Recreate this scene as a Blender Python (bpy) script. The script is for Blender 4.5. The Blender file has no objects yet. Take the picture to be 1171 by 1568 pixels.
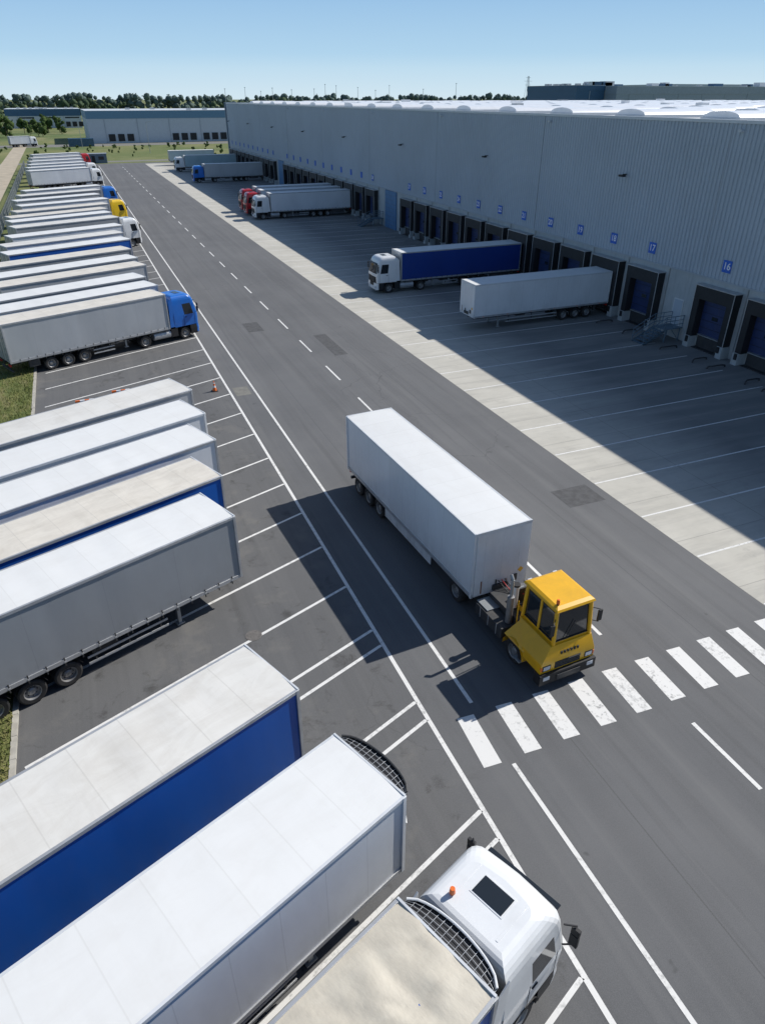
import bpy, math, random
from mathutils import Vector, Matrix, noise
random.seed(7)
R=math.radians
scene=bpy.context.scene
COL=scene.collection

# ------------------------------------------------------------------ materials
def new_mat(name):
    m=bpy.data.materials.new(name); m.use_nodes=True
    nt=m.node_tree; b=nt.nodes['Principled BSDF']
    return m,nt,b
def N(nt,t,**kw):
    n=nt.nodes.new(t)
    for k,v in kw.items(): setattr(n,k,v)
    return n
def noise_node(nt,vec,scale,detail=4,rough=.55,dist=0.):
    n=N(nt,'ShaderNodeTexNoise'); n.inputs['Scale'].default_value=scale
    n.inputs['Detail'].default_value=detail; n.inputs['Roughness'].default_value=rough
    n.inputs['Distortion'].default_value=dist
    nt.links.new(vec,n.inputs['Vector']); return n.outputs['Fac']
def mapping(nt,vec,scale=(1,1,1),rot=(0,0,0),loc=(0,0,0)):
    n=N(nt,'ShaderNodeMapping'); n.inputs['Scale'].default_value=scale
    n.inputs['Rotation'].default_value=rot; n.inputs['Location'].default_value=loc
    nt.links.new(vec,n.inputs['Vector']); return n.outputs['Vector']
def ramp(nt,fac,a,b,c0=0.,c1=1.):
    n=N(nt,'ShaderNodeMapRange'); n.clamp=True
    n.inputs['From Min'].default_value=a; n.inputs['From Max'].default_value=b
    n.inputs['To Min'].default_value=c0; n.inputs['To Max'].default_value=c1
    nt.links.new(fac,n.inputs['Value']); return n.outputs['Result']
def mix(nt,fac,c1,c2,mode='MIX'):
    n=N(nt,'ShaderNodeMix'); n.data_type='RGBA'; n.blend_type=mode
    if isinstance(fac,(int,float)): n.inputs[0].default_value=fac
    else: nt.links.new(fac,n.inputs[0])
    for i,c in ((6,c1),(7,c2)):
        if isinstance(c,tuple): n.inputs[i].default_value=(c[0],c[1],c[2],1)
        else: nt.links.new(c,n.inputs[i])
    return n.outputs[2]
def math_n(nt,op,a,b=None):
    n=N(nt,'ShaderNodeMath',operation=op)
    for i,c in enumerate((a,b)):
        if c is None: continue
        if isinstance(c,(int,float)): n.inputs[i].default_value=c
        else: nt.links.new(c,n.inputs[i])
    return n.outputs[0]
def bump(nt,b,h,strength,dist=.01):
    n=N(nt,'ShaderNodeBump'); n.inputs['Strength'].default_value=strength
    n.inputs['Distance'].default_value=dist
    nt.links.new(h,n.inputs['Height']); nt.links.new(n.outputs[0],b.inputs['Normal'])
def objco(nt): return N(nt,'ShaderNodeTexCoord').outputs['Object']
def sc(c,k): return tuple(min(1,x*k) for x in c)
def seams(nt,co,c,spacing,width,amt,tone=.05,col=(.25,.25,.25)):
    """thin joints across x every `spacing` metres + tiny tone change per panel"""
    sep=N(nt,'ShaderNodeSeparateXYZ'); nt.links.new(co,sep.inputs[0])
    q=math_n(nt,'DIVIDE',sep.outputs[0],spacing)
    fr=math_n(nt,'FRACT',q)
    dd=math_n(nt,'ABSOLUTE',math_n(nt,'SUBTRACT',fr,.5))
    line=ramp(nt,dd,.5-width/spacing,.5-.4*width/spacing,0,amt)
    fl=math_n(nt,'FLOOR',q)
    wn=N(nt,'ShaderNodeTexWhiteNoise',noise_dimensions='1D'); nt.links.new(fl,wn.inputs['W'])
    c=mix(nt,ramp(nt,wn.outputs['Value'],0,1,0,tone*2),c,(.45,.44,.41))
    return mix(nt,line,c,col)

def mat(name,col,rough=.6,metal=0.,var=.12,scale=1.5,bmp=0.,bscale=40,dirt=0.,dirtcol=(.16,.13,.10),coat=0.):
    m,nt,b=new_mat(name); co=objco(nt)
    f=noise_node(nt,co,scale,5,.6)
    c=mix(nt,ramp(nt,f,.3,.7),sc(col,1-var),sc(col,1+var))
    if dirt>0:
        f2=noise_node(nt,mapping(nt,co,(1.,1.,.35)),1.3,8,.72,.4)
        c=mix(nt,ramp(nt,f2,.48,.78,0,dirt),c,dirtcol)
    nt.links.new(c,b.inputs['Base Color'])
    b.inputs['Roughness'].default_value=rough; b.inputs['Metallic'].default_value=metal
    b.inputs['Coat Weight'].default_value=coat
    if bmp>0: bump(nt,b,noise_node(nt,co,bscale,3),bmp)
    return m

def mat_roof(name,col,stain,bm=.25,seam=.3):
    m,nt,b=new_mat(name); co=objco(nt)
    oi=N(nt,'ShaderNodeObjectInfo')
    va=N(nt,'ShaderNodeVectorMath',operation='ADD'); nt.links.new(co,va.inputs[0])
    vm=N(nt,'ShaderNodeVectorMath',operation='SCALE'); vm.inputs[0].default_value=(37,23,11); nt.links.new(oi.outputs['Random'],vm.inputs['Scale'])
    nt.links.new(vm.outputs[0],va.inputs[1]); cr=va.outputs[0]
    f=noise_node(nt,mapping(nt,cr,(.5,1.2,1)),1.1,8,.7,.6)
    c=mix(nt,ramp(nt,f,.42,.75,0,stain),col,(.38,.33,.26))
    f2=noise_node(nt,mapping(nt,cr,(2.5,.35,1)),1.2,5,.65)
    c=mix(nt,ramp(nt,f2,.5,.8,0,stain*.6),c,(.45,.41,.34))
    f3=noise_node(nt,cr,6,7,.8)
    c=mix(nt,ramp(nt,f3,.62,.8,0,min(1,stain*1.1)),c,(.28,.24,.19))
    if seam>0: c=seams(nt,co,c,1.36,.022,seam,.06,(.42,.40,.36))
    nt.links.new(c,b.inputs['Base Color']); b.inputs['Roughness'].default_value=.5
    bump(nt,b,noise_node(nt,mapping(nt,cr,(1,.5,1)),2.2,5),bm,.03)
    return m
def mat_curtain(name,col,dirt=.35,rough=.4,seam=0,sp=2.72):
    m,nt,b=new_mat(name); co=objco(nt)
    f=noise_node(nt,mapping(nt,co,(.5,1,.3)),1.0,3,.5)
    c=mix(nt,ramp(nt,f,.3,.7),sc(col,.93),sc(col,1.05))
    sep=N(nt,'ShaderNodeSeparateXYZ'); nt.links.new(co,sep.inputs[0])
    low=ramp(nt,sep.outputs[2],1.1,2.0,1,0)
    f2=noise_node(nt,mapping(nt,co,(1.5,1.5,.7)),1.6,8,.72)
    d=math_n(nt,'MULTIPLY',math_n(nt,'ADD',math_n(nt,'MULTIPLY',low,.75),.25),ramp(nt,f2,.42,.78,0,dirt))
    c=mix(nt,d,c,(.17,.16,.14))
    if seam>0: c=seams(nt,co,c,sp,.016,seam,.015,sc(col,.55))
    nt.links.new(c,b.inputs['Base Color']); b.inputs['Roughness'].default_value=rough
    bump(nt,b,noise_node(nt,mapping(nt,co,(1.2,1.2,.3)),1.4,2),.15,.03)
    return m

def mat_asphalt():
    m,nt,b=new_mat('asphalt'); co=objco(nt)
    base=mix(nt,ramp(nt,noise_node(nt,co,.09,6,.65),.3,.7),(.094,.096,.100),(.142,.143,.145))
    c=mix(nt,ramp(nt,noise_node(nt,mapping(nt,co,(1.3,.03,1)),1.0,4,.6),.48,.72,0,.45),base,(.175,.174,.17))
    c=mix(nt,ramp(nt,noise_node(nt,mapping(nt,co,(1.6,.05,1),(0,0,0),(9,4,0)),1.2,4,.6),.52,.75,0,.55),c,(.066,.066,.068))
    sep=N(nt,'ShaderNodeSeparateXYZ'); nt.links.new(co,sep.inputs[0])
    lot=ramp(nt,sep.outputs[0],6.5,8.5,1,0)
    c=mix(nt,math_n(nt,'MULTIPLY',lot,.28),c,(.07,.066,.060))
    st=ramp(nt,noise_node(nt,co,.8,7,.72,.5),.56,.69,0,.85)
    c=mix(nt,math_n(nt,'MULTIPLY',lot,st),c,(.036,.034,.032))
    st2=ramp(nt,noise_node(nt,mapping(nt,co,(1,1,1),(0,0,0),(31,7,0)),.45,6,.65),.54,.74,0,.6)
    c=mix(nt,math_n(nt,'MULTIPLY',lot,st2),c,(.20,.188,.165))
    # oil drips in bays
    ov=N(nt,'ShaderNodeTexVoronoi'); ov.inputs['Scale'].default_value=.42; nt.links.new(mapping(nt,co,(1,1,1),(0,0,R(22))),ov.inputs['Vector'])
    on=math_n(nt,'ADD',ov.outputs['Distance'],math_n(nt,'MULTIPLY',noise_node(nt,co,2.5,5,.7),.35))
    c=mix(nt,math_n(nt,'MULTIPLY',lot,ramp(nt,on,.20,.30,.75,0)),c,(.028,.027,.025))
    v=N(nt,'ShaderNodeTexVoronoi',feature='DISTANCE_TO_EDGE'); v.inputs['Scale'].default_value=.11
    wob=N(nt,'ShaderNodeTexNoise'); wob.inputs['Scale'].default_value=.9; wob.inputs['Detail'].default_value=5
    nt.links.new(co,wob.inputs['Vector'])
    va=N(nt,'ShaderNodeVectorMath',operation='MULTIPLY_ADD'); va.inputs[1].default_value=(1.6,1.6,0)
    nt.links.new(wob.outputs['Color'],va.inputs[0]); nt.links.new(co,va.inputs[2])
    nt.links.new(va.outputs[0],v.inputs['Vector'])
    crack=ramp(nt,v.outputs['Distance'],0,.004,1,0)
    msk=ramp(nt,noise_node(nt,co,.07,3),.48,.6,0,.6)
    c=mix(nt,math_n(nt,'MULTIPLY',crack,msk),c,(.045,.045,.045))
    for xx in (11.6,19.4):
        dd=math_n(nt,'ABSOLUTE',math_n(nt,'SUBTRACT',sep.outputs[0],xx))
        c=mix(nt,ramp(nt,dd,.01,.03,.55,0),c,(.055,.055,.055))
    # wheel paths polished darker
    for xx in (10.9,13.4,17.4,20.0):
        dd=math_n(nt,'ABSOLUTE',math_n(nt,'SUBTRACT',sep.outputs[0],xx))
        c=mix(nt,ramp(nt,dd,.1,.6,.22,0),c,(.07,.07,.072))
    c=mix(nt,ramp(nt,noise_node(nt,co,30,3,.7),.35,.7,0,.35),c,(.19,.19,.19))
    c=mix(nt,ramp(nt,noise_node(nt,co,1.2,2,.5),.74,.78,0,.6),c,(.055,.055,.055))
    nt.links.new(c,b.inputs['Base Color']); b.inputs['Roughness'].default_value=.85
    bump(nt,b,noise_node(nt,co,60,3,.7),.5,.01)
    return m
def mat_concrete():
    m,nt,b=new_mat('concrete_yard'); co=objco(nt)
    c=mix(nt,ramp(nt,noise_node(nt,co,.25,6,.65),.3,.7),(.45,.43,.375),(.56,.535,.47))
    c=mix(nt,ramp(nt,noise_node(nt,mapping(nt,co,(.2,1.5,1)),1.,5,.65),.48,.75,0,.45),c,(.27,.26,.24))
    c=mix(nt,ramp(nt,noise_node(nt,co,.8,7,.75),.58,.75,0,.45),c,(.24,.23,.21))
    sep=N(nt,'ShaderNodeSeparateXYZ'); nt.links.new(co,sep.inputs[0])
    g=math_n(nt,'MULTIPLY',ramp(nt,sep.outputs[0],26.,34,0,.85),ramp(nt,noise_node(nt,mapping(nt,co,(.15,1.,1)),.6,4,.6),.2,.55,.6,1))  # warehouse shade painted into the slab colour, deepening towards the docks
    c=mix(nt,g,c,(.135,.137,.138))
    br=N(nt,'ShaderNodeTexBrick'); br.offset=0; br.inputs['Scale'].default_value=1
    br.inputs['Brick Width'].default_value=5.7; br.inputs['Row Height'].default_value=3.75
    br.inputs['Mortar Size'].default_value=.022; br.inputs['Mortar Smooth'].default_value=.1
    nt.links.new(mapping(nt,co,(1,1,1),(0,0,0),(-.3,-1.2,0)),br.inputs['Vector'])
    c=mix(nt,math_n(nt,'MULTIPLY',br.outputs['Fac'],.45),c,(.15,.14,.13))
    nt.links.new(c,b.inputs['Base Color']); b.inputs['Roughness'].default_value=.85
    bump(nt,b,noise_node(nt,co,25,4,.7),.3,.01)
    return m
def mat_line(name='road_paint_white',wear=.5):
    m,nt,b=new_mat(name); co=objco(nt)
    f=noise_node(nt,co,5,8,.75)
    g=noise_node(nt,co,.5,3,.5)
    s=math_n(nt,'ADD',f,math_n(nt,'MULTIPLY',g,.35))
    c=mix(nt,ramp(nt,s,.70,.84,0,wear),(.74,.73,.70),(.17,.17,.165))
    nt.links.new(c,b.inputs['Base Color']); b.inputs['Roughness'].default_value=.7
    return m
def mat_grass(name,a,bc,cc,big=.02):
    m,nt,b=new_mat(name); co=objco(nt)
    c=mix(nt,ramp(nt,noise_node(nt,co,big,6,.6,.3),.38,.62),a,bc)
    c=mix(nt,ramp(nt,noise_node(nt,mapping(nt,co,(1,.4,1)),big*3.3,5,.6),.5,.68,0,.8),c,cc)
    c=mix(nt,ramp(nt,noise_node(nt,co,2.2,6,.75),.4,.75,0,.55),c,sc(a,.45))
    nt.links.new(c,b.inputs['Base Color']); b.inputs['Roughness'].default_value=.95
    bump(nt,b,noise_node(nt,co,6,5,.8),.6,.1)
    return m
def mat_foliage(name,a,b2):
    m,nt,b=new_mat(name)
    g=N(nt,'ShaderNodeNewGeometry')
    c=mix(nt,g.outputs['Random Per Island'],a,b2)
    nt.links.new(c,b.inputs['Base Color']); b.inputs['Roughness'].default_value=1
    b.inputs['Specular IOR Level'].default_value=.1
    return m
def mat_wallconc():
    m,nt,b=new_mat('concrete_wall'); co=objco(nt)
    c=mix(nt,ramp(nt,noise_node(nt,co,.6,6,.65),.3,.7),(.38,.41,.42),(.48,.50,.50))
    c=mix(nt,ramp(nt,noise_node(nt,mapping(nt,co,(1,2.5,.25)),1.3,6,.7),.52,.8,0,.6),c,(.22,.22,.21))
    nt.links.new(c,b.inputs['Base Color']); b.inputs['Roughness'].default_value=.85
    return m

M={}
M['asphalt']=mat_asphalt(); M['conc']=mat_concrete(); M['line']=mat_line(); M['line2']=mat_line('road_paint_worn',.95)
M['grass']=mat_grass('grass_field',(.10,.145,.035),(.20,.205,.065),(.29,.26,.12),.012)
M['verge']=mat_grass('grass_verge',(.11,.145,.035),(.18,.19,.06),(.27,.23,.11),.35)
M['dirt']=mat('dirt_track',(.42,.36,.27),.9,var=.2,scale=.4,bmp=.3)
M['wconc']=mat_wallconc()
M['kerb']=mat('kerb_concrete',(.42,.40,.35),.85,var=.2,scale=3,dirt=.4)
M['clad']=mat('wall_cladding',(.42,.475,.53),.42,var=.06,scale=.12,dirt=.08)
M['cladtrim']=mat('wall_trim',(.37,.41,.45),.45,var=.05)
M['cladlight']=mat('parapet_cap',(.62,.64,.65),.4,var=.05)
M['corner']=mat('corner_cladding',(.13,.18,.24),.5)
M['roofm']=mat('roof_membrane',(.66,.66,.65),.6,var=.12,scale=.1)
M['sky_l']=mat('skylight_poly',(.80,.81,.82),.3,var=.05)
M['black']=mat('black_rubber',(.018,.018,.02),.6,var=.2)
M['tyre']=mat('tyre_rubber',(.022,.022,.023),.8,var=.25,scale=8,dirt=.5,dirtcol=(.09,.08,.07))
M['rim']=mat('rim_steel',(.30,.30,.30),.45,.5,var=.15,dirt=.5)
M['chassis']=mat('chassis_dark',(.045,.047,.05),.6,.1,var=.25,scale=4,dirt=.5,dirtcol=(.13,.11,.09))
M['alu']=mat('aluminium',(.48,.49,.50),.4,.4,var=.12,dirt=.3)
M['glass']=mat('dark_glass',(.02,.025,.03),.06,var=.02,coat=.3)
M['doorblue']=mat('dock_door_blue',(.022,.042,.13),.5,dirt=.2)
M['signblue']=mat('sign_blue',(.03,.13,.55),.5)
M['signwhite']=mat('sign_white',(.85,.85,.85),.5)
M['tealdoor']=mat('gate_blue',(.09,.20,.36),.5)
M['orange']=mat('orange_plastic',(.85,.18,.03),.4)
M['red']=mat('red_lens',(.5,.02,.02),.3)
M['lamp']=mat('headlamp_glass',(.6,.62,.65),.1)
M['steel']=mat('galvanised_steel',(.36,.38,.39),.45,.5)
M['stair']=mat('stair_steel',(.13,.19,.24),.5,.2)
M['white']=mat('white_paint',(.76,.77,.77),.3,var=.03,dirt=.10,coat=.4)
M['whitebox']=mat_curtain('white_box_panel',(.72,.745,.77),.3,.30,seam=.35,sp=1.22)
M['whitefr']=mat_curtain('white_box_front',(.70,.72,.74),.6,.30)
M['boxrail']=mat('box_rail',(.62,.64,.66),.4,var=.08,dirt=.2)
M['rust']=mat('rusty_stain',(.22,.10,.05),.8,var=.4,scale=8)
M['blue']=mat('blue_paint',(.015,.15,.55),.3,var=.05,dirt=.1,coat=.5)
M['red_p']=mat('red_paint',(.45,.02,.025),.3,var=.05,dirt=.1,coat=.5)
M['yellow']=mat('yellow_paint',(.86,.46,.012),.35,var=.05,dirt=.22,dirtcol=(.25,.14,.03),coat=.3)
M['yellow2']=mat('yellow_cab_paint',(.85,.55,.02),.35,var=.05,coat=.4)
M['cur_grey']=mat_curtain('curtain_grey',(.31,.325,.34),.35,seam=.25)
M['cur_lgrey']=mat_curtain('curtain_light_grey',(.46,.475,.49),.3,seam=.25)
M['cur_blue']=mat_curtain('curtain_blue',(.010,.10,.42),.22)
M['cur_navy']=mat_curtain('curtain_navy',(.01,.045,.25),.2)
M['cur_white']=mat_curtain('curtain_white',(.68,.70,.73),.2,seam=.2)
M['cur_teal']=mat_curtain('curtain_pale_teal',(.38,.50,.53),.2)
M['roof_w']=mat_roof('trailer_roof_white',(.775,.775,.755),.12,.12,.16)
M['roof_c']=mat_roof('trailer_roof_cream',(.74,.69,.60),.45,.25,.3)
M['roof_g']=mat_roof('trailer_roof_grey',(.73,.71,.66),.34,.25,.3)
M['roof_t']=mat_roof('tarpaulin_roof',(.60,.55,.45),.5,.8,0)
M['bldwhite']=mat('far_building_white',(.52,.56,.60),.5,var=.05)
M['bldblue']=mat('far_building_blue',(.13,.25,.36),.5,var=.05)
M['navybld']=mat('far_building_navy',(.04,.11,.20),.5)
M['greybld']=mat('far_building_grey',(.30,.34,.39),.5)
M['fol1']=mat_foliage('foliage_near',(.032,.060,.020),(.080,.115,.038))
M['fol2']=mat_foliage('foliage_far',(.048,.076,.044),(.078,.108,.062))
M['fol3']=mat_foliage('foliage_hazy',(.095,.135,.125),(.120,.158,.138))  # distance haze painted into the leaf colour, paler and bluer
M['blade']=mat_foliage('grass_blades',(.10,.15,.03),(.29,.27,.11))
M['bark']=mat('bark',(.09,.07,.05),.9)
M['drain']=mat('cast_iron',(.14,.13,.12),.7,var=.3,scale=12)
M['patch']=mat('asphalt_patch',(.19,.185,.165),.9,var=.2,scale=2)
M['patchd']=mat('asphalt_patch_dark',(.085,.085,.087),.9,var=.25,scale=3,bmp=.4,bscale=60)

# ------------------------------------------------------------------ mesh builder
class MB:
    def __init__(s): s.v=[];s.f=[];s.m=[];s.mats=[]
    def mi(s,k):
        if k not in s.mats: s.mats.append(k)
        return s.mats.index(k)
    def poly(s,vs,fs,k):
        o=len(s.v); s.v+= [tuple(p) for p in vs]; i=s.mi(k)
        for f in fs: s.f.append(tuple(a+o for a in f)); s.m.append(i)
    def box(s,x0,x1,y0,y1,z0,z1,k):
        vs=[(x0,y0,z0),(x1,y0,z0),(x1,y1,z0),(x0,y1,z0),(x0,y0,z1),(x1,y0,z1),(x1,y1,z1),(x0,y1,z1)]
        s.poly(vs,[(0,3,2,1),(4,5,6,7),(0,1,5,4),(1,2,6,5),(2,3,7,6),(3,0,4,7)],k)
    def cyl(s,p0,p1,r,k,n=12,r2=None):
        p0=Vector(p0);p1=Vector(p1);r2=r if r2 is None else r2
        d=(p1-p0).normalized(); a=d.orthogonal().normalized(); b=d.cross(a)
        vs=[]
        for p,rr in ((p0,r),(p1,r2)):
            for i in range(n):
                t=2*math.pi*i/n; vs.append(p+a*math.cos(t)*rr+b*math.sin(t)*rr)
        fs=[(i,(i+1)%n,n+(i+1)%n,n+i) for i in range(n)]
        fs+=[tuple(reversed(range(n))),tuple(range(n,2*n))]
        s.poly(vs,fs,k)
    def lathe(s,c,prof,k,sgn=1,n=24):
        vs=[]
        for r,o in prof:
            for i in range(n):
                t=2*math.pi*i/n; vs.append((c[0]+r*math.cos(t),c[1]+o*sgn,c[2]+r*math.sin(t)))
        fs=[]
        for j in range(len(prof)-1):
            for i in range(n):
                q=(j*n+i,j*n+(i+1)%n,(j+1)*n+(i+1)%n,(j+1)*n+i)
                fs.append(q if sgn<0 else q[::-1])
        s.poly(vs,fs,k)
    def prism(s,pts,y0,y1,k):
        n=len(pts); vs=[(x,y0,z) for x,z in pts]+[(x,y1,z) for x,z in pts]
        s.poly(vs,[tuple(range(n)),tuple(reversed(range(n,2*n)))]+[(i,n+i,n+(i+1)%n,(i+1)%n) for i in range(n)],k)
    def grid(s,fn,nu,nv,k,flip=False):
        vs=[fn(i/nu,j/nv) for j in range(nv+1) for i in range(nu+1)]
        fs=[]
        for j in range(nv):
            for i in range(nu):
                a=j*(nu+1)+i; q=(a,a+1,a+nu+2,a+nu+1); fs.append(q[::-1] if flip else q)
        s.poly(vs,fs,k)
    def mesh(s,name,sharp=32):
        me=bpy.data.meshes.new(name); me.from_pydata(s.v,[],s.f)
        for k in s.mats: me.materials.append(M[k])
        me.polygons.foreach_set('material_index',s.m)
        me.polygons.foreach_set('use_smooth',[True]*len(s.f))
        me.update(); me.set_sharp_from_angle(angle=R(sharp)); return me
def put(me,name,loc=(0,0,0),rz=0,parent=None,bevel=0):
    o=bpy.data.objects.new(name,me); COL.objects.link(o); o.location=loc; o.rotation_euler=(0,0,rz)
    if parent: o.parent=parent
    if bevel:
        b=o.modifiers.new('bevel','BEVEL'); b.width=bevel; b.segments=2; b.limit_method='ANGLE'; b.angle_limit=R(50)
    return o
def empty(name,loc=(0,0,0)):
    e=bpy.data.objects.new(name,None); COL.objects.link(e); e.location=loc; return e

# ------------------------------------------------------------------ vehicles
def wheel(mb,x,y,r=.5,sgn=1,dual=False):
    k=r/.52
    for off in ((0,-.33) if dual else (0,)):
        c=(x,y+off*sgn,r)
        mb.lathe(c,[(.2*k,-.15),(.45*k,-.155),(.50*k,-.13),(.52*k,-.09),(.52*k,-.03),(.507*k,-.025),(.507*k,.025),(.52*k,.03),(.52*k,.09),(.50*k,.13),(.45*k,.155),(.31*k,.14)],'tyre',sgn)
        mb.lathe(c,[(.31*k,.14),(.285*k,.12),(.27*k,.03),(.17*k,.0),(.15*k,.07),(.10*k,.10),(0.001,.10)],'rim',sgn)
        for i in range(8):
            t=i*math.pi/4; mb.box(c[0]+.2*k*math.cos(t)-.014,c[0]+.2*k*math.cos(t)+.014,c[1]+sgn*.03-.02,c[1]+sgn*.03+.02,c[2]+.2*k*math.sin(t)-.014,c[2]+.2*k*math.sin(t)+.014,'chassis')

def trailer(mb,L=13.6,roof='roof_w',side='cur_grey',kind='curtain',zb=1.15,zt=4.0,axles=(7.5,8.8,10.1),cab=False,skirt=False,grille=False,seed=0,front='alu',tarp=False,legs=True):
    W=1.25
    mb.box(-L+.03,-.03,-W+.04,W-.04,zb,zt-.03,side)
    for sg in (-1,1):
        if kind=='curtain':
            n=int(L*5)
            def fn(u,v,sg=sg):
                x=-L+.1+(L-.2)*u; z=zb+.1+(zt-zb-.2)*v
                w=.012*noise.noise(Vector((x*.8,z*.35,seed)))+.004*noise.noise(Vector((x*3.2,z*.3,seed)))
                return (x,sg*(W+.008+w),z)
            mb.grid(fn,n,4,side,flip=(sg>0))
            x=-.5
            while x>-L+.3:
                mb.box(x-.022,x+.022,sg*(W+.03)-.012,sg*(W+.03)+.012,zb-.16,zb+.20,'chassis')
                mb.box(x-.035,x+.035,sg*(W+.045)-.012,sg*(W+.045)+.012,zb-.02,zb+.05,'alu')
                x-=.62
        else:
            mb.grid(lambda u,v,sg=sg:(-L+.08+(L-.16)*u,sg*(W+.004+.004*noise.noise(Vector((u*L*.9,v*2,seed)))),zb+.1+(zt-zb-.18)*v),int(L*3),3,side,flip=(sg>0))
        mb.box(-L,0,sg*(W-.0)-.04,sg*W+.028,zb-.03,zb+.13,'alu')
        mb.box(-L,0,sg*W-.05,sg*W+(.03 if kind=='curtain' else .02),zt-.10,zt+.012,'alu' if kind=='curtain' else 'boxrail')
        for xx in (-L+.04,-.06):
            mb.box(xx-.05,xx+.05,sg*W-.06,sg*W+.032,zb-.03,zt+.006,front)
        for i in range(6):
            xx=-1-i*(L-2)/5
            mb.box(xx-.05,xx+.05,sg*(W+.032)-.006,sg*(W+.032)+.006,zb+.03,zb+.07,'orange')
    amp=.012 if kind=='curtain' else .004
    def rf(u,v):
        x=-L+.02+(L-.04)*u; y=-W+.01+(2*W-.02)*v
        e=min(1,4*v,4*(1-v))
        z=zt+.005+.02*e+.4*amp*math.cos(x*2*math.pi/1.36)*e+amp*noise.noise(Vector((x*1.1,y*.9,seed*3.1)))*e
        if tarp: z+=.05*e*noise.noise(Vector((x*1.8,y*1.3,seed)))+.035*noise.noise(Vector((x*5+y*3,y*2,seed)))*e+.04*e*abs(math.sin(x*math.pi/1.1))-.02
        return (x,y,z)
    mb.grid(rf,int(L*(11 if tarp else 6)),20 if tarp else 10,roof)
    mb.box(-L-.005,-L+.05,-W-.02,W+.02,zt-.1,zt+.03,'boxrail'); mb.box(-.05,.006,-W-.02,W+.02,zt-.1,zt+.03,'boxrail')
    if tarp:   # folded tarpaulin edge hanging over the rails
        for sg in (-1,1):
            def fe(u,v,sg=sg):
                x=-L+L*u; return (x,sg*(W+.035+.02*noise.noise(Vector((x*3,seed,v)))),zt+.02-.22*v*(1+.35*noise.noise(Vector((x*2.2,3,seed)))))
            mb.grid(fe,int(L*9),2,roof,flip=(sg<0))
    for sg in (-1,1):
        mb.box(-L-.03,-L+.03,sg*.02 if sg>0 else -W+.08,W-.08 if sg>0 else -.02,zb+.08,zt-.12,'whitefr' if kind!='curtain' else 'alu')
        for yy in (.25,.85):
            mb.cyl((-L-.05,sg*yy,zb+.05),(-L-.05,sg*yy,zt-.1),.016,'steel',8)
        for zz in (zb+.3,zb+1.1,zb+1.9,zt-.4): mb.box(-L-.06,-L-.02,sg*(W-.12)-.09,sg*(W-.12)+.09,zz-.03,zz+.03,'steel')
        mb.box(-L-.03,-L+.05,sg*.95-.22,sg*.95+.22,zb-.28,zb-.14,'red')
    mb.box(-.04,.012,-W+.06,W-.06,zb+.02,zt-.1,front if kind=='curtain' else 'whitefr')
    for yy in (-.8,0,.8): mb.box(.0,.016,yy-.008,yy+.008,zb+.1,zt-.2,'boxrail')
    mb.box(.012,.10,-.35,.35,zb+.15,zb+.38,'chassis'); mb.cyl((.05,-.2,zb+.3),(.05,-.2,zb+.6),.03,'black',8)
    mb.box(.012,.05,.55,.8,zb+.3,zb+.6,'chassis')
    mb.poly([(.02,.95,zb+.62),(.02,1.09,zb+.76),(.02,.95,zb+.9),(.02,.81,zb+.76)],[(0,1,2,3)],'yellow')
    mb.box(.012,.018,-.9,-.84,zb+.1,zb+.7,'rust'); mb.box(.012,.018,.3,.34,zb+.1,zb+.5,'rust')
    for sg in (-1,1):
        mb.box(-L+.1,-.4,sg*.45-.06,sg*.45+.06,zb-.32,zb-.02,'chassis')
        mb.box(-L+.1,-.3,sg*1.1-.03,sg*1.1+.03,zb-.14,zb-.02,'chassis')
    x=-.5
    while x>-L+.2: mb.box(x-.04,x+.04,-1.2,1.2,zb-.14,zb-.03,'chassis'); x-=1.1
    for a in axles:
        mb.cyl((-a,-1.0,.5),(-a,1.0,.5),.07,'chassis',10)
        for sg in (-1,1):
            wheel(mb,-a,sg*1.06,.5,sg)
            pts=[]
            for i in range(9):
                t=math.pi*(.12+.76*i/8); pts.append((-a+.6*math.cos(t),.5+.6*math.sin(t)))
            for i in range(8):
                (xa,za),(xb,zb2)=pts[i],pts[i+1]
                mb.poly([(xa,sg*.88,za),(xb,sg*.88,zb2),(xb,sg*1.24,zb2),(xa,sg*1.24,za)],[(0,1,2,3)],'black')
    for sg in (-1,1):
        if legs:
            xl=-3.9 if cab else -2.8
            z0=.35 if cab else .02
            mb.box(xl-.07,xl+.07,sg*.85-.07,sg*.85+.07,z0+.05,zb-.05,'steel'); mb.box(xl-.16,xl+.16,sg*.85-.12,sg*.85+.12,z0,z0+.06,'steel')
            mb.cyl((xl,-.8,.8),(xl,.8,.8),.03,'steel',8)
        g0,g1=-(5.0 if cab else 3.4),-(axles[0]-.75)
        if skirt: mb.box(g1,g0,sg*1.2-.015,sg*1.2+.015,.48,zb-.04,'whitefr')
        elif g1<g0:
            for zz in (.5,.78): mb.box(g1,g0,sg*1.17-.015,sg*1.17+.015,zz-.045,zz+.045,'alu')
            for xx in (g0-.3,(g0+g1)/2,g1+.3): mb.box(xx-.03,xx+.03,sg*1.15-.02,sg*1.15+.02,.45,zb-.05,'chassis')
        if L-1.3>axles[-1]+.9: mb.box(-(L-1.3),-(axles[-1]+.8),sg*1.05-.12,sg*1.05+.1,.55,zb-.1,'chassis')
    mb.box(-L+.05,-L+.15,-1.15,1.15,.42,.56,'chassis')
    for sg in (-1,1): mb.box(-L+.08,-L+.14,sg*.6-.04,sg*.6+.04,.5,zb-.05,'chassis')
    mb.box(-6.3,-5.3,-.95,-.15,.5,zb-.3,'chassis')
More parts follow.
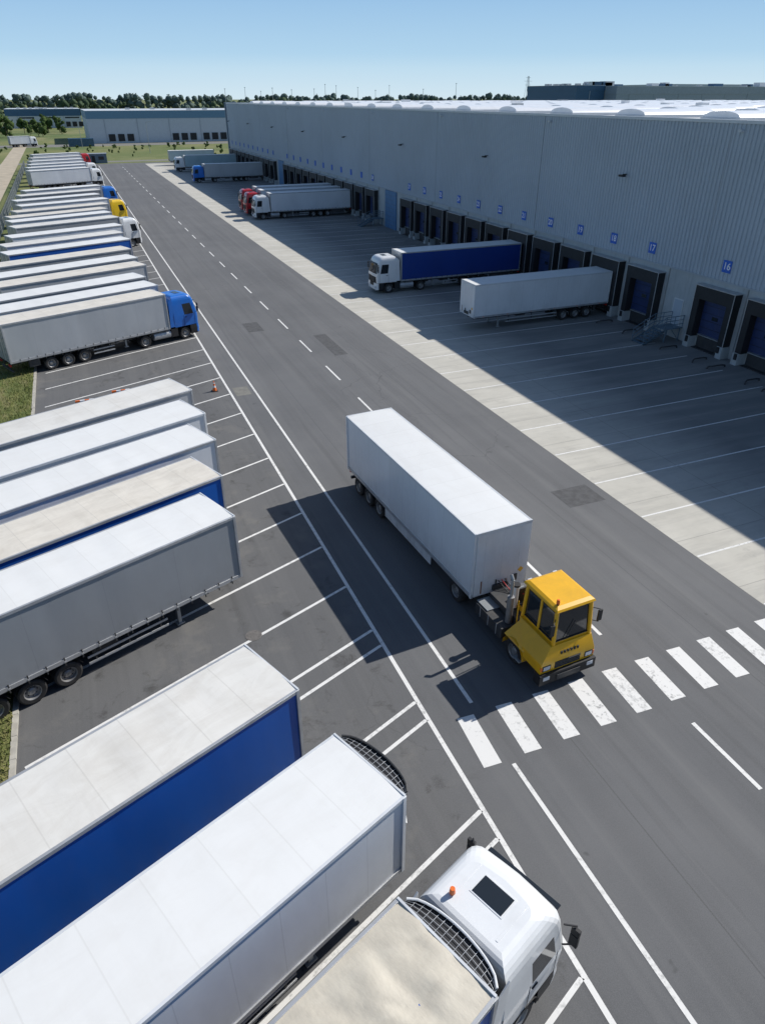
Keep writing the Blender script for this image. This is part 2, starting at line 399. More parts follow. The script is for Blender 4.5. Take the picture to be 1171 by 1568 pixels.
    if grille:
        n=14
        def arc(i): 
            t=-1+2*i/n; return (.06+.42*math.sqrt(max(0,1-t*t*.96)),t*1.17)
        A=[arc(i) for i in range(n+1)]
        for i in range(n):
            (xa,ya),(xb,yb)=A[i],A[i+1]
            mb.poly([(xa,ya,zt-1.3),(xb,yb,zt-1.3),(xb,yb,zt-.12),(xa,ya,zt-.12)],[(0,1,2,3)],'black')
            mb.poly([(.0,ya,zt-.16),(xa,ya,zt-.16),(xb,yb,zt-.16),(.0,yb,zt-.16)],[(0,1,2,3)],'black')
            mb.cyl((xa,ya,zt-.1),(xb,yb,zt-.1),.028,'white' if tarp else 'chassis',8)
            mb.cyl((xa,ya,zt-1.3),(xb,yb,zt-1.3),.03,'alu',8)
            mb.cyl((.01,ya,zt-.135),(xa,ya,zt-.135),.007,'alu',6)
        for q in (.25,.5,.75):
            for i in range(n):
                (xa,ya),(xb,yb)=A[i],A[i+1]
                mb.cyl((xa*q,ya,zt-.13),(xb*q,yb,zt-.13),.007,'alu',6)

def perim(xb,xf,w,r,bul=.06):
    P=[]
    for fr in (0,.2,.48,.9): P.append((xb+(xf-r-xb)*fr,w))
    for i in range(5):
        t=math.pi/2*(1-i/4); P.append((xf-r+r*math.cos(t),w-r+r*math.sin(t)))
    for fy in (.5,0,-.5):
        P.append((xf+bul*(1-fy*fy*1.6),(w-r)*fy))
    for i in range(5):
        t=-math.pi/2*(i/4); P.append((xf-r+r*math.cos(t),-(w-r)+r*math.sin(t)))
    for fr in (.9,.48,.2,0): P.append((xb+(xf-r-xb)*fr,-w))
    return P
LAB=['s','s','win','pil','arc','arc','arcf','arcf','f','f','f','f','arcf','arcf','arc','arc','pil','win','s','s']
def cab(mb,x0,k,hatch=True,beacon=False):
    top=3.68
    lv=[(1.12,0,2.24,1.22,.16),(1.75,0,2.28,1.24,.2),(2.05,0,2.27,1.24,.22),(2.95,0,2.06,1.2,.24),(3.08,0,2.04,1.19,.25),
        (3.30,.0,1.97,1.17,.27),(3.45,.0,1.88,1.13,.29),(3.56,.03,1.78,1.07,.3),(3.63,.08,1.68,1.0,.3),(3.67,.15,1.55,.92,.3),(3.69,.25,1.42,.82,.28)]
    rings=[[(x+x0,y,z) for x,y in perim(a,b,w,r)] for z,a,b,w,r in lv]
    n=len(rings[0])
    for j in range(len(rings)-1):
        for i in range(n):
            i2=(i+1)%n; l=LAB[i] if i<len(LAB) else 'back'
            kk=k
            if j==2 and l in('f','arcf'): kk='glass'
            if j==2 and l=='win': kk='glass'
            if j==0 and l=='f': kk='black'
            if j==3 and l=='f' : kk='black'
            if l=='back': kk='chassis' if j<2 else k
            mb.poly([rings[j][i],rings[j][i2],rings[j+1][i2],rings[j+1][i]],[(3,2,1,0)],kk)
    mb.poly(rings[-1],[tuple(reversed(range(n)))],k); mb.poly(rings[0],[tuple(range(n))],'chassis')
    lv2=[(.32,1.5,2.18,1.16,.2),(.42,1.45,2.28,1.21,.2),(.8,1.42,2.31,1.23,.2),(1.10,1.42,2.27,1.22,.18)]
    rg=[[(x+x0,y,z) for x,y in perim(a,b,w,r)] for z,a,b,w,r in lv2]
    for j in range(3):
        for i in range(n):
            i2=(i+1)%n; l=LAB[i] if i<len(LAB) else 'back'
            kk='black' if (j==0 or l in('s','back','win')) else k
            if j==2 and i in (9,10,): kk='black'
            mb.poly([rg[j][i],rg[j][i2],rg[j+1][i2],rg[j+1][i]],[(3,2,1,0)],kk)
    mb.poly(rg[0],[tuple(range(n))],'black')
    for z in (1.24,1.36,1.48,1.60): mb.box(x0+2.3,x0+2.345,-.85,.85,z-.025,z+.025,'chassis')
    mb.box(x0+2.33,x0+2.36,-.3,.3,.55,.68,'signwhite')
    for sg in (-1,1):
        mb.box(x0+2.2,x0+2.315,sg*.93-.19,sg*.93+.19,.62,.84,'lamp')
        for xx in (x0+.92,x0+1.93): mb.box(xx-.008,xx+.008,sg*1.243-.004,sg*1.243+.004,1.15,2.05,'black')
        mb.box(x0+1.0,x0+1.18,sg*1.25-.02,sg*1.25+.02,1.82,1.87,'black')
        mb.cyl((x0+2.0,sg*1.2,2.95),(x0+2.2,sg*1.42,2.9),.02,'black',8); mb.cyl((x0+2.05,sg*1.24,2.15),(x0+2.2,sg*1.42,2.2),.02,'black',8)
        mb.box(x0+2.12,x0+2.20,sg*1.43-.10,sg*1.43+.10,2.25,2.62,'black'); mb.box(x0+2.12,x0+2.20,sg*1.43-.10,sg*1.43+.10,2.66,2.86,'black')
        for i in range(10):
            t0=math.pi*i/10;t1=math.pi*(i+1)/10
            a=(x0+.88+.62*math.cos(t0),.5+.64*math.sin(t0));b=(x0+.88+.62*math.cos(t1),.5+.64*math.sin(t1))
            mb.poly([(a[0],sg*.8,a[1]),(b[0],sg*.8,b[1]),(b[0],sg*1.24,b[1]),(a[0],sg*1.24,a[1])],[(0,1,2,3)],'black')
        wheel(mb,x0+.88,sg*1.05,.5,sg)
        wheel(mb,x0-2.85,sg*1.08,.5,sg,True)
        mb.box(x0-4.1,x0+1.4,sg*.4-.05,sg*.4+.05,.7,.98,'chassis')
        mb.cyl((x0-2.0,sg*.88,.68),(x0-.45,sg*.88,.68),.33,'alu',20)
        mb.box(x0-.42,x0+.2,sg*.9-.32,sg*.9+.32,.4,1.05,'black')
        mb.prism([(x0-.42,1.2),(x0+.02,1.2),(x0+.02,top-.12),(x0-.30,top-.35)],sg*1.2-.02,sg*1.2+.02,k)
        for i in range(8):
            t0=math.pi*(.1+.8*i/8);t1=math.pi*(.1+.8*(i+1)/8)
            a=(x0-2.85+.6*math.cos(t0),.5+.6*math.sin(t0));b=(x0-2.85+.6*math.cos(t1),.5+.6*math.sin(t1))
            mb.poly([(a[0],sg*.6,a[1]),(b[0],sg*.6,b[1]),(b[0],sg*1.25,b[1]),(a[0],sg*1.25,a[1])],[(0,1,2,3)],'black')
    mb.box(x0-.1,x0,-.9,.9,1.0,1.5,'chassis'); mb.cyl((x0-.25,-.7,.9),(x0-.25,-.7,2.4),.07,'steel',12)
    mb.cyl((x0+2.33,-.5,2.08),(x0+2.26,.0,2.35),.012,'black',6); mb.cyl((x0+2.33,.35,2.08),(x0+2.26,.8,2.33),.012,'black',6)
    mb.box(x0+2.04,x0+2.26,-.95,.95,2.99,3.03,'glass')
    if hatch:
        mb.box(x0+.76,x0+1.30,-.42,.42,3.67,3.70,k); mb.box(x0+.80,x0+1.26,-.38,.38,3.685,3.712,'glass')
        for yy in (-.62,.62): mb.box(x0+.35,x0+1.40,yy-.03,yy+.03,3.67,3.698,k)
    if beacon:
        mb.cyl((x0+.45,.62,3.66),(x0+.45,.62,3.74),.05,'black',12); mb.cyl((x0+.45,.62,3.74),(x0+.45,.62,3.88),.07,'orange',14,.055)

CACHE={}
def truck_mesh(cabk=None,**kw):
    key=(cabk,tuple(sorted(kw.items())))
    if key not in CACHE:
        mb=MB(); bc=kw.pop('beacon',False)
        trailer(mb,cab=bool(cabk),**kw)
        if cabk: cab(mb,.5,cabk,beacon=bc)
        CACHE[key]=mb.mesh('semi_truck' if cabk else 'semi_trailer')
    return CACHE[key]
ANG=math.atan2(.375,.927)
def left(Y0,fx,cabk=None,bevel=.012,**kw):
    me=truck_mesh(cabk,**kw)
    return put(me,'semi_truck' if cabk else 'semi_trailer',(fx,Y0-(7.66-fx)*.4045,.012),ANG+R(random.uniform(-.5,.5)),bevel=bevel)
left(7.75,3.85,'white',roof='roof_t',side='cur_blue',grille=True,seed=1,tarp=True,beacon=True,zt=3.9)
left(12.13,4.0,roof='roof_w',side='whitebox',kind='box',grille=True,seed=2,front='whitefr',axles=(8.5,9.8,11.1))
left(16.88,2.64,roof='roof_g',side='cur_blue',seed=3)
left(26.55,2.96,roof='roof_w',side='cur_grey',seed=4,axles=(7.3,8.55,9.8))
left(30.0,3.15,roof='roof_c',side='cur_blue',seed=5)
left(33.6,3.6,roof='roof_w',side='cur_white',seed=6)
left(37.0,3.7,roof='roof_w',side='whitebox',kind='box',seed=7,front='white')
left(40.65,3.6,roof='roof_g',side='cur_lgrey',seed=8)
left(62.9,5.05,'blue',roof='roof_c',side='cur_lgrey',L=13.0,seed=9)
def fl(Y0,fx,c,r,s): left(Y0+random.uniform(-.3,.3),fx,c,bevel=0,roof=r,side=s,seed=int(len(s)))
fl(66.6,4.9,None,'roof_w','cur_white'); fl(70.8,4.3,None,'roof_w','cur_grey')
fl(75.5,4.9,None,'roof_c','cur_lgrey'); fl(80,4.5,None,'roof_w','cur_lgrey'); fl(84.8,4.3,None,'roof_c','cur_grey')
fl(91.2,4.8,None,'roof_w','cur_blue'); fl(96.5,4.4,None,'roof_g','cur_white'); fl(102,4.8,None,'roof_w','cur_white')
fl(109.5,4.9,'white','roof_g','cur_grey'); fl(114.5,4.3,None,'roof_w','cur_white'); fl(119,4.0,None,'roof_c','cur_white')
fl(124.5,4.5,None,'roof_c','cur_lgrey'); fl(131,4.9,'yellow2','roof_w','cur_white'); fl(138,4.0,None,'roof_w','cur_lgrey')
fl(144.5,4.4,None,'roof_g','cur_grey'); fl(151.5,4.9,'blue','roof_w','cur_white')
fl(192.5,4.6,'white','roof_w','cur_white'); fl(201,4.2,None,'roof_w','cur_white'); fl(210,4.4,'white','roof_w','cur_white')
fl(221,4.2,None,'roof_w','cur_white'); fl(233,4.2,None,'roof_g','cur_white'); fl(247,4.2,'red_p','roof_w','cur_white')

def dock(Y,fx,c,bevel=0,L=None,**kw):
    L=L or round(45.2-fx,1)
    put(truck_mesh(c,L=L,**kw),'semi_truck' if c else 'semi_trailer',(fx,Y,.016),math.pi,bevel=bevel)
dock(55.0,30.7,None,.012,roof='roof_w',side='whitebox',kind='box',front='whitefr',axles=(9.6,10.9,12.2),seed=2)
dock(70.7,30.6,'white',.012,roof='roof_w',side='cur_navy',seed=3)
dock(126.3,30.8,'white',roof='roof_w',side='cur_white',seed=3)
dock(131.45,30.5,'red_p',roof='roof_w',side='cur_white',seed=3)
dock(136.6,30.8,'red_p',roof='roof_w',side='cur_white',seed=3)
dock(190,30.8,'blue',roof='roof_w',side='cur_lgrey',seed=3)
dock(220.9,30.8,'white',roof='roof_w',side='cur_teal',seed=3)
dock(243,29.5,None,roof='roof_w',side='cur_teal',seed=3,L=13.6)

hd=math.atan2(-1,.054)
put(truck_mesh(None,L=12.4,roof='roof_w',side='whitebox',kind='box',front='whitefr',axles=(8.7,9.95,11.2),skirt=True,zb=1.05,seed=6,legs=False),'semi_trailer',(12.7,18.75,.012),hd,bevel=.012)
def tractor():
    mb=MB()
    for sg in (-1,1):
        mb.box(-2.6,4.1,sg*.42-.06,sg*.42+.06,.55,.85,'chassis')
        wheel(mb,2.75,sg*1.0,.5,sg); wheel(mb,-1.3,sg*1.05,.5,sg,True)
        for i in range(8):
            t0=math.pi*i/8;t1=math.pi*(i+1)/8
            a=(2.75+.62*math.cos(t0),.5+.6*math.sin(t0));b=(2.75+.62*math.cos(t1),.5+.6*math.sin(t1))
            mb.poly([(a[0],sg*.8,a[1]),(b[0],sg*.8,b[1]),(b[0],sg*1.2,b[1]),(a[0],sg*1.2,a[1])],[(0,1,2,3)],'yellow')
    mb.box(4.12,4.48,-1.22,1.22,.30,.74,'black'); mb.box(4.44,4.52,-.5,.5,.38,.6,'chassis')
    for sg in (-1,1): mb.box(4.40,4.50,sg*.95-.13,sg*.95+.13,.5,.66,'lamp'); 
    y0b,y1b,y0t,y1t=-1.16,1.18,-.66,1.1
    vs=[(3.35,y0b,.74),(4.36,y0b,.74),(4.36,y1b,.74),(3.35,y1b,.74),
        (3.2,y0b+.0,1.16),(4.36,y0b+.02,1.16),(4.36,y1b-.02,1.16),(3.2,y1b,1.16),
        (2.3,y0t,1.66),(4.16,y0t,1.66),(4.16,y1t,1.66),(2.3,y1t,1.66)]
    mb.poly(vs,[(0,1,5,4),(1,2,6,5),(2,3,7,6),(3,0,4,7),(4,5,9,8),(5,6,10,9),(6,7,11,10),(7,4,8,11),(8,9,10,11),(3,2,1,0)],'yellow')
    mb.box(4.30,4.375,-.55,.55,.80,1.10,'black')
    for z in (.84,.92,1.0,1.07): mb.box(4.33,4.39,-.53,.53,z-.018,z+.018,'chassis')
    for yy in (-.9,.92): mb.box(4.30,4.385,yy-.14,yy+.14,.86,1.03,'lamp'); mb.box(4.30,4.38,yy-.17,yy+.17,.83,1.06,'black')
    for yy in (-1.12,1.13): mb.box(4.3,4.38,yy-.03,yy+.03,.86,1.03,'orange')
    for i in range(6): mb.box(4.255,4.30,-.3+i*.14,-.21+i*.14,1.28,1.42,'black')
    mb.poly([(2.2,-1.2,.98),(3.4,-1.2,.98),(3.4,-.62,1.62),(2.4,-.62,1.62)],[(0,1,2,3)],'yellow')
    B=[(2.28,-.55),(4.14,-.55),(4.14,1.06),(2.28,1.06)]; T=[(2.34,-.47),(3.98,-.47),(3.98,.98),(2.34,.98)]
    def P(i,t): return Vector((B[i][0]*(1-t)+T[i][0]*t,B[i][1]*(1-t)+T[i][1]*t,1.0+2.05*t))
    for i in range(4):
        mb.cyl(P(i,0),P(i,1),.075,'yellow',8)
    def panel(i,j,t0,t1,k,ins=0.0,a=0.,b=1.):
        c=Vector((3.2,.25,0)); q=[]
        for (ii,t) in ((a,t0),(b,t0),(b,t1),(a,t1)):
            p=P(i,t).lerp(P(j,t),ii); d=Vector((c.x-p.x,c.y-p.y,0)).normalized(); q.append(p+d*ins)
        c1=[p+Vector((c.x-p.x,c.y-p.y,0)).normalized()*.04 for p in q]
        mb.poly(q+c1,[(0,1,2,3),(7,6,5,4),(0,4,5,1),(1,5,6,2),(2,6,7,3),(3,7,4,0)],k)
    for i,j in ((0,1),(1,2),(2,3),(3,0)):
        panel(i,j,0,.36,'yellow',-.01); panel(i,j,.36,.94,'glass',.03); panel(i,j,.94,1.0,'yellow',-.01)
    for (i,j) in ((0,1),(3,2)):
        panel(i,j,.0,1.,'yellow',-.012,.47,.53)
    for (i,j) in ((0,1),(1,2),(2,3),(3,0)):
        panel(i,j,.355,.375,'black',-.014,.05,.95); panel(i,j,.925,.945,'black',-.014,.05,.95)
    mb.cyl(P(1,.37).lerp(P(2,.37),.3)+Vector((.03,0,0)),P(1,.7).lerp(P(2,.7),.55)+Vector((.03,0,0)),.014,'black',6)
    mb.box(3.2,3.4,-.66,-.60,1.5,1.56,'black')
    rv=[]
    for (x0,x1,a,b,z) in ((2.2,4.06,-.54,1.05,3.03),(2.17,4.10,-.57,1.08,3.09),(2.2,4.06,-.54,1.05,3.16),(2.32,3.92,-.43,.94,3.22)):
        rv.append([(x0,a,z),(x1,a,z-.02),(x1,b,z-.02),(x0,b,z)])
    for j in range(3):
        for i in range(4):
            i2=(i+1)%4; mb.poly([rv[j][i],rv[j][i2],rv[j+1][i2],rv[j+1][i]],[(0,1,2,3)],'yellow')
    mb.poly(rv[3],[(0,1,2,3)],'yellow'); mb.poly(rv[0],[(3,2,1,0)],'yellow')
    mb.cyl((3.85,-.38,3.18),(3.85,-.38,3.26),.05,'black',10); mb.cyl((3.85,-.38,3.26),(3.85,-.38,3.42),.065,'orange',12,.05)
    for yy in (-.3,.8): mb.box(2.12,2.22,yy-.09,yy+.09,3.0,3.14,'lamp')
    mb.box(.2,2.25,-.55,.6,.86,1.25,'chassis'); mb.box(.9,2.2,-.15,1.05,1.25,1.42,'yellow'); mb.box(1.0,2.1,-.08,.98,1.42,1.47,'chassis')
    mb.box(1.5,2.25,.1,.95,1.47,2.0,'yellow')
    mb.box(.2,2.0,-1.18,-.6,.5,.98,'chassis'); mb.box(.3,1.3,.6,1.15,.45,.95,'yellow')
    mb.box(.15,.9,-1.1,1.1,.99,1.03,'steel')
    mb.box(2.9,3.3,-1.25,-.9,.4,.46,'steel')
    for xx in (.55,1.1,1.65): mb.box(xx-.02,xx+.02,-1.19,-1.17,.5,.97,'alu')
    mb.cyl((1.75,-.72,1.0),(1.75,-.72,2.2),.13,'rim',16); mb.cyl((1.75,-.72,2.2),(1.75,-.72,2.95),.06,'steel',12); mb.cyl((1.75,-.72,2.95),(1.62,-.72,3.1),.06,'steel',12)
    mb.cyl((1.4,-.25,1.3),(1.4,-.25,2.3),.11,'white',14); mb.cyl((1.4,-.25,2.3),(1.4,-.25,2.38),.15,'black',14)
    for k,yy in enumerate((-.1,.05,.2)):
        pr=Vector((.05,yy,1.6))
        for i in range(1,9):
            t=i/8; p=Vector((.05+1.4*t,yy+.2*math.sin(t*3),1.6-.45*math.sin(t*math.pi)+.25*t)); mb.cyl(pr,p,.022,'black' if k!=1 else 'red',6); pr=p
    mb.box(1.35,1.42,-.3,.9,1.4,2.1,'chassis'); 
    mb.cyl((-.9,0,.88),(-.9,0,.98),.5,'black',20); mb.box(-2.2,.3,-.35,.35,.7,.9,'chassis')
    for sg in (-1,1): mb.cyl((.1,sg*.3,.8),(-.7,sg*.3,.92),.06,'steel',10)
    for (yy,s2) in ((-.5,-1),(1.0,1)):
        for z in (2.2,2.75): mb.cyl((4.0,yy,z),(4.22,yy+s2*.26,z-.03),.016,'black',8)
        mb.box(4.18,4.24,yy+s2*.27-.09,yy+s2*.27+.09,2.22,2.68,'black')
    mb.cyl((2.2,-.7,1.1),(2.2,-.7,2.3),.02,'yellow',8); mb.cyl((2.3,1.15,1.1),(2.3,1.15,2.3),.02,'black',8)
    mb.box(2.75,3.2,0,.5,1.3,2.2,'chassis')
    return mb.mesh('terminal_tractor')
put(tractor(),'terminal_tractor',(12.7,18.75,.012),hd,bevel=.018)

# ------------------------------------------------------------------ ground
def sheet(name,x0,x1,y0,y1,z,k):
    mb=MB(); mb.poly([(x0,y0,z),(x1,y0,z),(x1,y1,z),(x0,y1,z)],[(0,1,2,3)],k); return put(mb.mesh(name),name)
sheet('ground',-4000,4000,-3000,6000,0,'grass')
sheet('asphalt_road',-5.1,46.2,-60,257,.004,'asphalt')
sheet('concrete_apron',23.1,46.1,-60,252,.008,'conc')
sheet('dirt_track',-18.5,-13.5,60,420,.006,'dirt')
sheet('access_road',-60,46,262,268,.005,'patch')
sheet('loading_yard',-40,140,352,372,.005,'patch')
mb=MB(); mb.box(-5.28,-5.1,-60,257,-.05,.11,'kerb')
y=-59
while y<257: mb.box(-5.283,-5.097,y-.006,y+.006,-.04,.112,'chassis'); y+=1.
put(mb.mesh('kerb'),'kerb')
sheet('grass_verge',-10.9,-5.28,-60,257,.09,'verge')
sheet('asphalt_patch',7.95,9.0,46.2,47.9,.008,'patch')
for (a,b,c,e) in ((20.4,22.6,24.5,26.3),(17.2,18.3,52,58),(12.2,13.6,61,64)):
    sheet('asphalt_patch',a,b,c,e,.0075,'patchd')
mb=MB(); mb.cyl((3.2,21.0,.006),(3.2,21.0,.016),.32,'drain',24); put(mb.mesh('manhole_cover'),'manhole_cover')
mb=MB()
for i in range(16000):
    x=-5.25-abs(random.gauss(0,2.2)) ; y=random.choice((random.uniform(16,27),random.uniform(40,64),random.uniform(10,110)))
    if x<-10.8: continue
    h=random.uniform(.05,.22); a=random.uniform(0,6.28); w=.02
    mb.poly([(x-w*math.cos(a),y-w*math.sin(a),.09),(x+w*math.cos(a),y+w*math.sin(a),.09),(x+random.uniform(-.09,.09),y+random.uniform(-.07,.07),.09+h)],[(0,1,2)],'blade')
put(mb.mesh('grass'),'grass')

mb=MB()
Z=.012
def strip(x0,x1,y0,y1,k='line'): mb.poly([(x0,y0,Z),(x1,y0,Z),(x1,y1,Z),(x0,y1,Z)],[(0,1,2,3)],k)
strip(7.58,7.73,-60,250)
strip(9.28,9.42,-60,11.95); strip(9.28,9.42,14.7,250)
strip(15.63,15.78,15.9,29.5)
y=48.2-7.15*2
while y<248: strip(15.63,15.77,y-1.7,y+1.7); y+=7.15
for yy in (9.7,2.5,-4.6,-11): strip(15.7,15.85,yy-1.4,yy+1.4)
for i in range(10):
    xc=8.82+1.48*i
    mb.poly([(xc-.31-.1,12.15,Z),(xc+.31-.1,12.12,Z),(xc+.31+.04,14.22,Z),(xc-.31+.04,14.25,Z)],[(0,1,2,3)],'line2' if i in (3,5) else 'line')
d=Vector((.927,.375)); nrm=Vector((.375,-.927))
def bay(Y0,length=13.6,x1=7.58,w=.065):
    p1=Vector((x1,Y0)); p0=p1-d*length
    q=[p0+nrm*w,p1+nrm*w+d*(w*.4),p1-nrm*w-d*(w*.4),p0-nrm*w]
    mb.poly([(a.x,a.y,Z) for a in q],[(0,1,2,3)],'line')
L1=[-6.5,-2.2,2.2,6.0,9.9,10.87,14.6,15.47,18.6,19.55,22.6,25.9,29.2,32.5,35.9,39.5,43.1,46.8]
for v in L1: bay(v,5.0 if v in (9.9,14.6,18.6) else 13.4)
v=50.4
while v<245: bay(v,13.0); v+=3.6
put(mb.mesh('road_markings'),'road_markings')
mb=MB(); Z=.013
v=18.65-3.75*12
while v<245: strip(23.15,43.5,v-.055,v+.055); v+=3.75
put(mb.mesh('bay_markings'),'bay_markings')

# ------------------------------------------------------------------ warehouse
WX=46.0; YE=231.0; YS=-60.0; HT=16.55
wh=empty('warehouse')
mb=MB()
mb.box(WX,WX+.3,YS,YE,0,5.6,'wconc')
pitch=.40; nn=int((YE-YS)/pitch); prof=[]
for i in range(nn):
    y=YS+i*pitch; prof+=[(y,0),(y+.10,0),(y+.14,-.07),(y+.33,-.07),(y+.37,0)]
vs=[(WX-.04+o,y,5.6) for y,o in prof]+[(WX-.04+o,y,HT-.2) for y,o in prof]; n=len(prof)
mb.poly(vs,[(i,i+1,n+i+1,n+i) for i in range(n-1)],'clad')
mb.box(WX-.14,WX+.3,YS,YE,5.5,5.62,'cladtrim')
mb.box(WX-.16,WX+.25,YS,YE,HT-.22,HT,'cladlight')
mb.box(WX-.35,WX+3,YE-.6,YE+.4,0,HT+.12,'corner')
mb.box(WX+.3,WX+190,YE-.4,YE,0,HT,'clad'); mb.box(WX+.3,WX+190,YS,YS+.4,0,HT,'clad'); mb.box(WX+189.6,WX+190,YS+.4,YE-.4,0,HT,'clad')
y=YS+6
while y<YE-2: mb.box(WX-.13,WX-.035,y-.06,y+.06,5.62,HT-.22,'cladtrim'); y+=24.5
put(mb.mesh('walls',20),'walls',parent=wh)
mb=MB()
mb.box(WX+.25,WX+189.6,YS+.4,YE-.4,HT-.5,HT-.3,'roofm')
y=YS+8
while y<YE-4:
    x=WX+6
    while x<WX+175:
        n=8;w=2.1
        vs=[]
        for xx in (x,x+9):
            for i in range(n+1):
                t=math.pi*i/n; vs.append((xx,y-w*math.cos(t),HT-.05+.5*math.sin(t)))
        mb.poly(vs,[(i,i+1,n+2+i,n+1+i) for i in range(n)]+[tuple(range(n,-1,-1)),tuple(range(n+1,2*n+2))],'sky_l')
        mb.box(x-.1,x+9.1,y-w-.1,y+w+.1,HT-.3,HT-.04,'cladlight')
        x+=15
    y+=11.5
for i in range(60):
    x=WX+random.uniform(6,170);y=random.uniform(0,YE-6);s=random.uniform(.5,1.3); h=random.uniform(.4,1.2)
    mb.box(x-s,x+s,y-s,y+s,HT-.3,HT-.3+h,random.choice(('cladlight','alu','sky_l')))
put(mb.mesh('roof'),'roof',parent=wh)
docks=[20.8,26,31.1,36.3,41.5,49.9]+[55.1+5.15*i for i in range(10)]+[116+5.15*i for i in range(11)]+[179.7+5.15*i for i in range(10)]
mb=MB()
for k,y in enumerate(docks):
    X=WX-.75
    mb.box(X,WX-.004,y-2.0,y-1.4,.95,4.95,'black'); mb.box(X,WX-.004,y+1.4,y+2.0,.95,4.95,'black')
    mb.box(X-.02,WX-.004,y-2.02,y+2.02,4.0,5.0,'black')
    for sg in (-1,1):
        mb.box(X-.03,X,y+sg*1.99-.03,y+sg*1.99+.03,.95,5.0,'alu')
    mb.box(X-.06,WX-.01,y-2.06,y+2.06,5.0,5.06,'alu')
    mb.box(WX-.06,WX-.005,y-1.4,y+1.4,1.1,4.0,'doorblue')
    for z in (1.7,2.3,2.9,3.5): mb.box(WX-.075,WX-.05,y-1.39,y+1.39,z-.012,z+.012,'black')
    mb.box(WX-.09,WX-.05,y-.3,y+.3,2.45,2.75,'glass')
    mb.box(WX-.5,WX-.005,y-1.4,y+1.4,.0,.06,'chassis'); mb.box(WX-.12,WX-.003,y-1.3,y+1.3,.08,1.08,'chassis')
    mb.box(WX-.35,WX-.003,y-1.2,y+1.2,1.09,1.16,'steel')
    for sg in (-1,1):
        mb.box(WX-.82,WX-.003,y+sg*1.8-.28,y+sg*1.8+.28,.0,.94,'wconc')
        mb.box(WX-.92,WX-.82,y+sg*1.7-.12,y+sg*1.7+.12,.45,.92,'black')
    mb.box(WX-.1,WX-.004,y+2.25,y+2.4,3.0,3.3,'cladlight')
    mb.cyl((WX-.06,y-2.45,0),(WX-.06,y-2.45,5.5),.04,'steel',6)
    mb.box(WX-.17,WX-.13,y-.42,y+.42,6.25,7.15,'signblue')
    if y<120:
        t=bpy.data.curves.new('dock_number','FONT'); t.body=str(12+k); t.size=.72; t.align_x='CENTER'; t.align_y='CENTER'; t.offset=.012; t.materials.append(M['signwhite'])
        o=bpy.data.objects.new('dock_number',t); COL.objects.link(o); o.parent=wh; o.location=(WX-.176,y,6.7); o.rotation_euler=(R(90),0,R(-90))
for y in (45.7,108.5,173.5):
    if y>50:
        mb.box(WX-.16,WX-.004,y-2.2,y+2.2,0,5.45,'tealdoor')
        for z in range(1,9): mb.box(WX-.18,WX-.15,y-2.15,y+2.15,z*.6-.02,z*.6+.02,'corner')
    else:
        mb.box(WX-.06,WX-.004,y-.55,y+.55,1.1,3.3,'cladlight'); mb.box(WX-.08,WX-.05,y-.45,y+.45,1.12,3.2,'clad')
for i in range(-2,8):
    y=54.8+24.6*i
    mb.cyl((WX-.1,y,12.1),(WX-.55,y,12.1),.04,'black',6); mb.box(WX-.8,WX-.45,y-.28,y+.28,11.92,12.08,'black')
    y=43.1+24.3*i
    mb.box(WX-.4,WX-.1,y-.15,y+.15,15.8,15.98,'lamp')
put(mb.mesh('dock_doors'),'dock_doors',parent=wh)

def stair(y):
    mb=MB()
    XP=44.1
    mb.box(XP,45.98,y-.7,y+.7,1.05,1.12,'stair')
    for i in range(6):
        z=1.05-.17*(i+1); x=XP-.34*(i+1)
        mb.box(x,x+.32,y-.7,y+.7,z,z+.05,'stair')
    xe=XP-2.1
    for sg in (-1,1):
        yy=y+sg*.7
        mb.poly([(XP,yy,1.12),(xe,yy,.1),(xe,yy,.0),(xe+.2,yy,0),(XP,yy,.86)],[(0,1,2,3,4)],'stair')
        for zz in (.35,.68,1.02):
            mb.cyl((45.95,yy,1.1+zz),(XP,yy,1.1+zz),.03,'stair',8); mb.cyl((XP,yy,1.1+zz),(xe,yy,.08+zz),.03,'stair',8)
        for x,z in ((45.9,1.1),(45.0,1.1),(XP,1.1),(XP-1.05,.58),(xe,.05)):
            mb.cyl((x,yy,z),(x,yy,z+1.03),.03,'stair',8)
        for x in (45.7,XP+.1): mb.cyl((x,yy,0),(x,yy,1.05),.05,'stair',8)
    for x in (45.7,XP+.1): mb.cyl((x,y-.7,.1),(x,y+.7,1.0),.025,'stair',6)
    put(mb.mesh('steel_staircase'),'steel_staircase')
stair(45.4); stair(112.3)
for y in (31.1,36.3,41.5,49.9):
    for sg in (-1,1):
        mb=MB(); yy=y+sg*1.65
        pts=[Vector((42.6,yy+sg*.2,.0)),Vector((42.7,yy+sg*.15,.18)),Vector((43.0,yy,.22)),Vector((43.9,yy,.22)),Vector((44.2,yy,.16)),Vector((44.25,yy,0))]
        for a,b in zip(pts,pts[1:]): mb.cyl(a,b,.06,'chassis',10)
        put(mb.mesh('wheel_guide'),'wheel_guide')

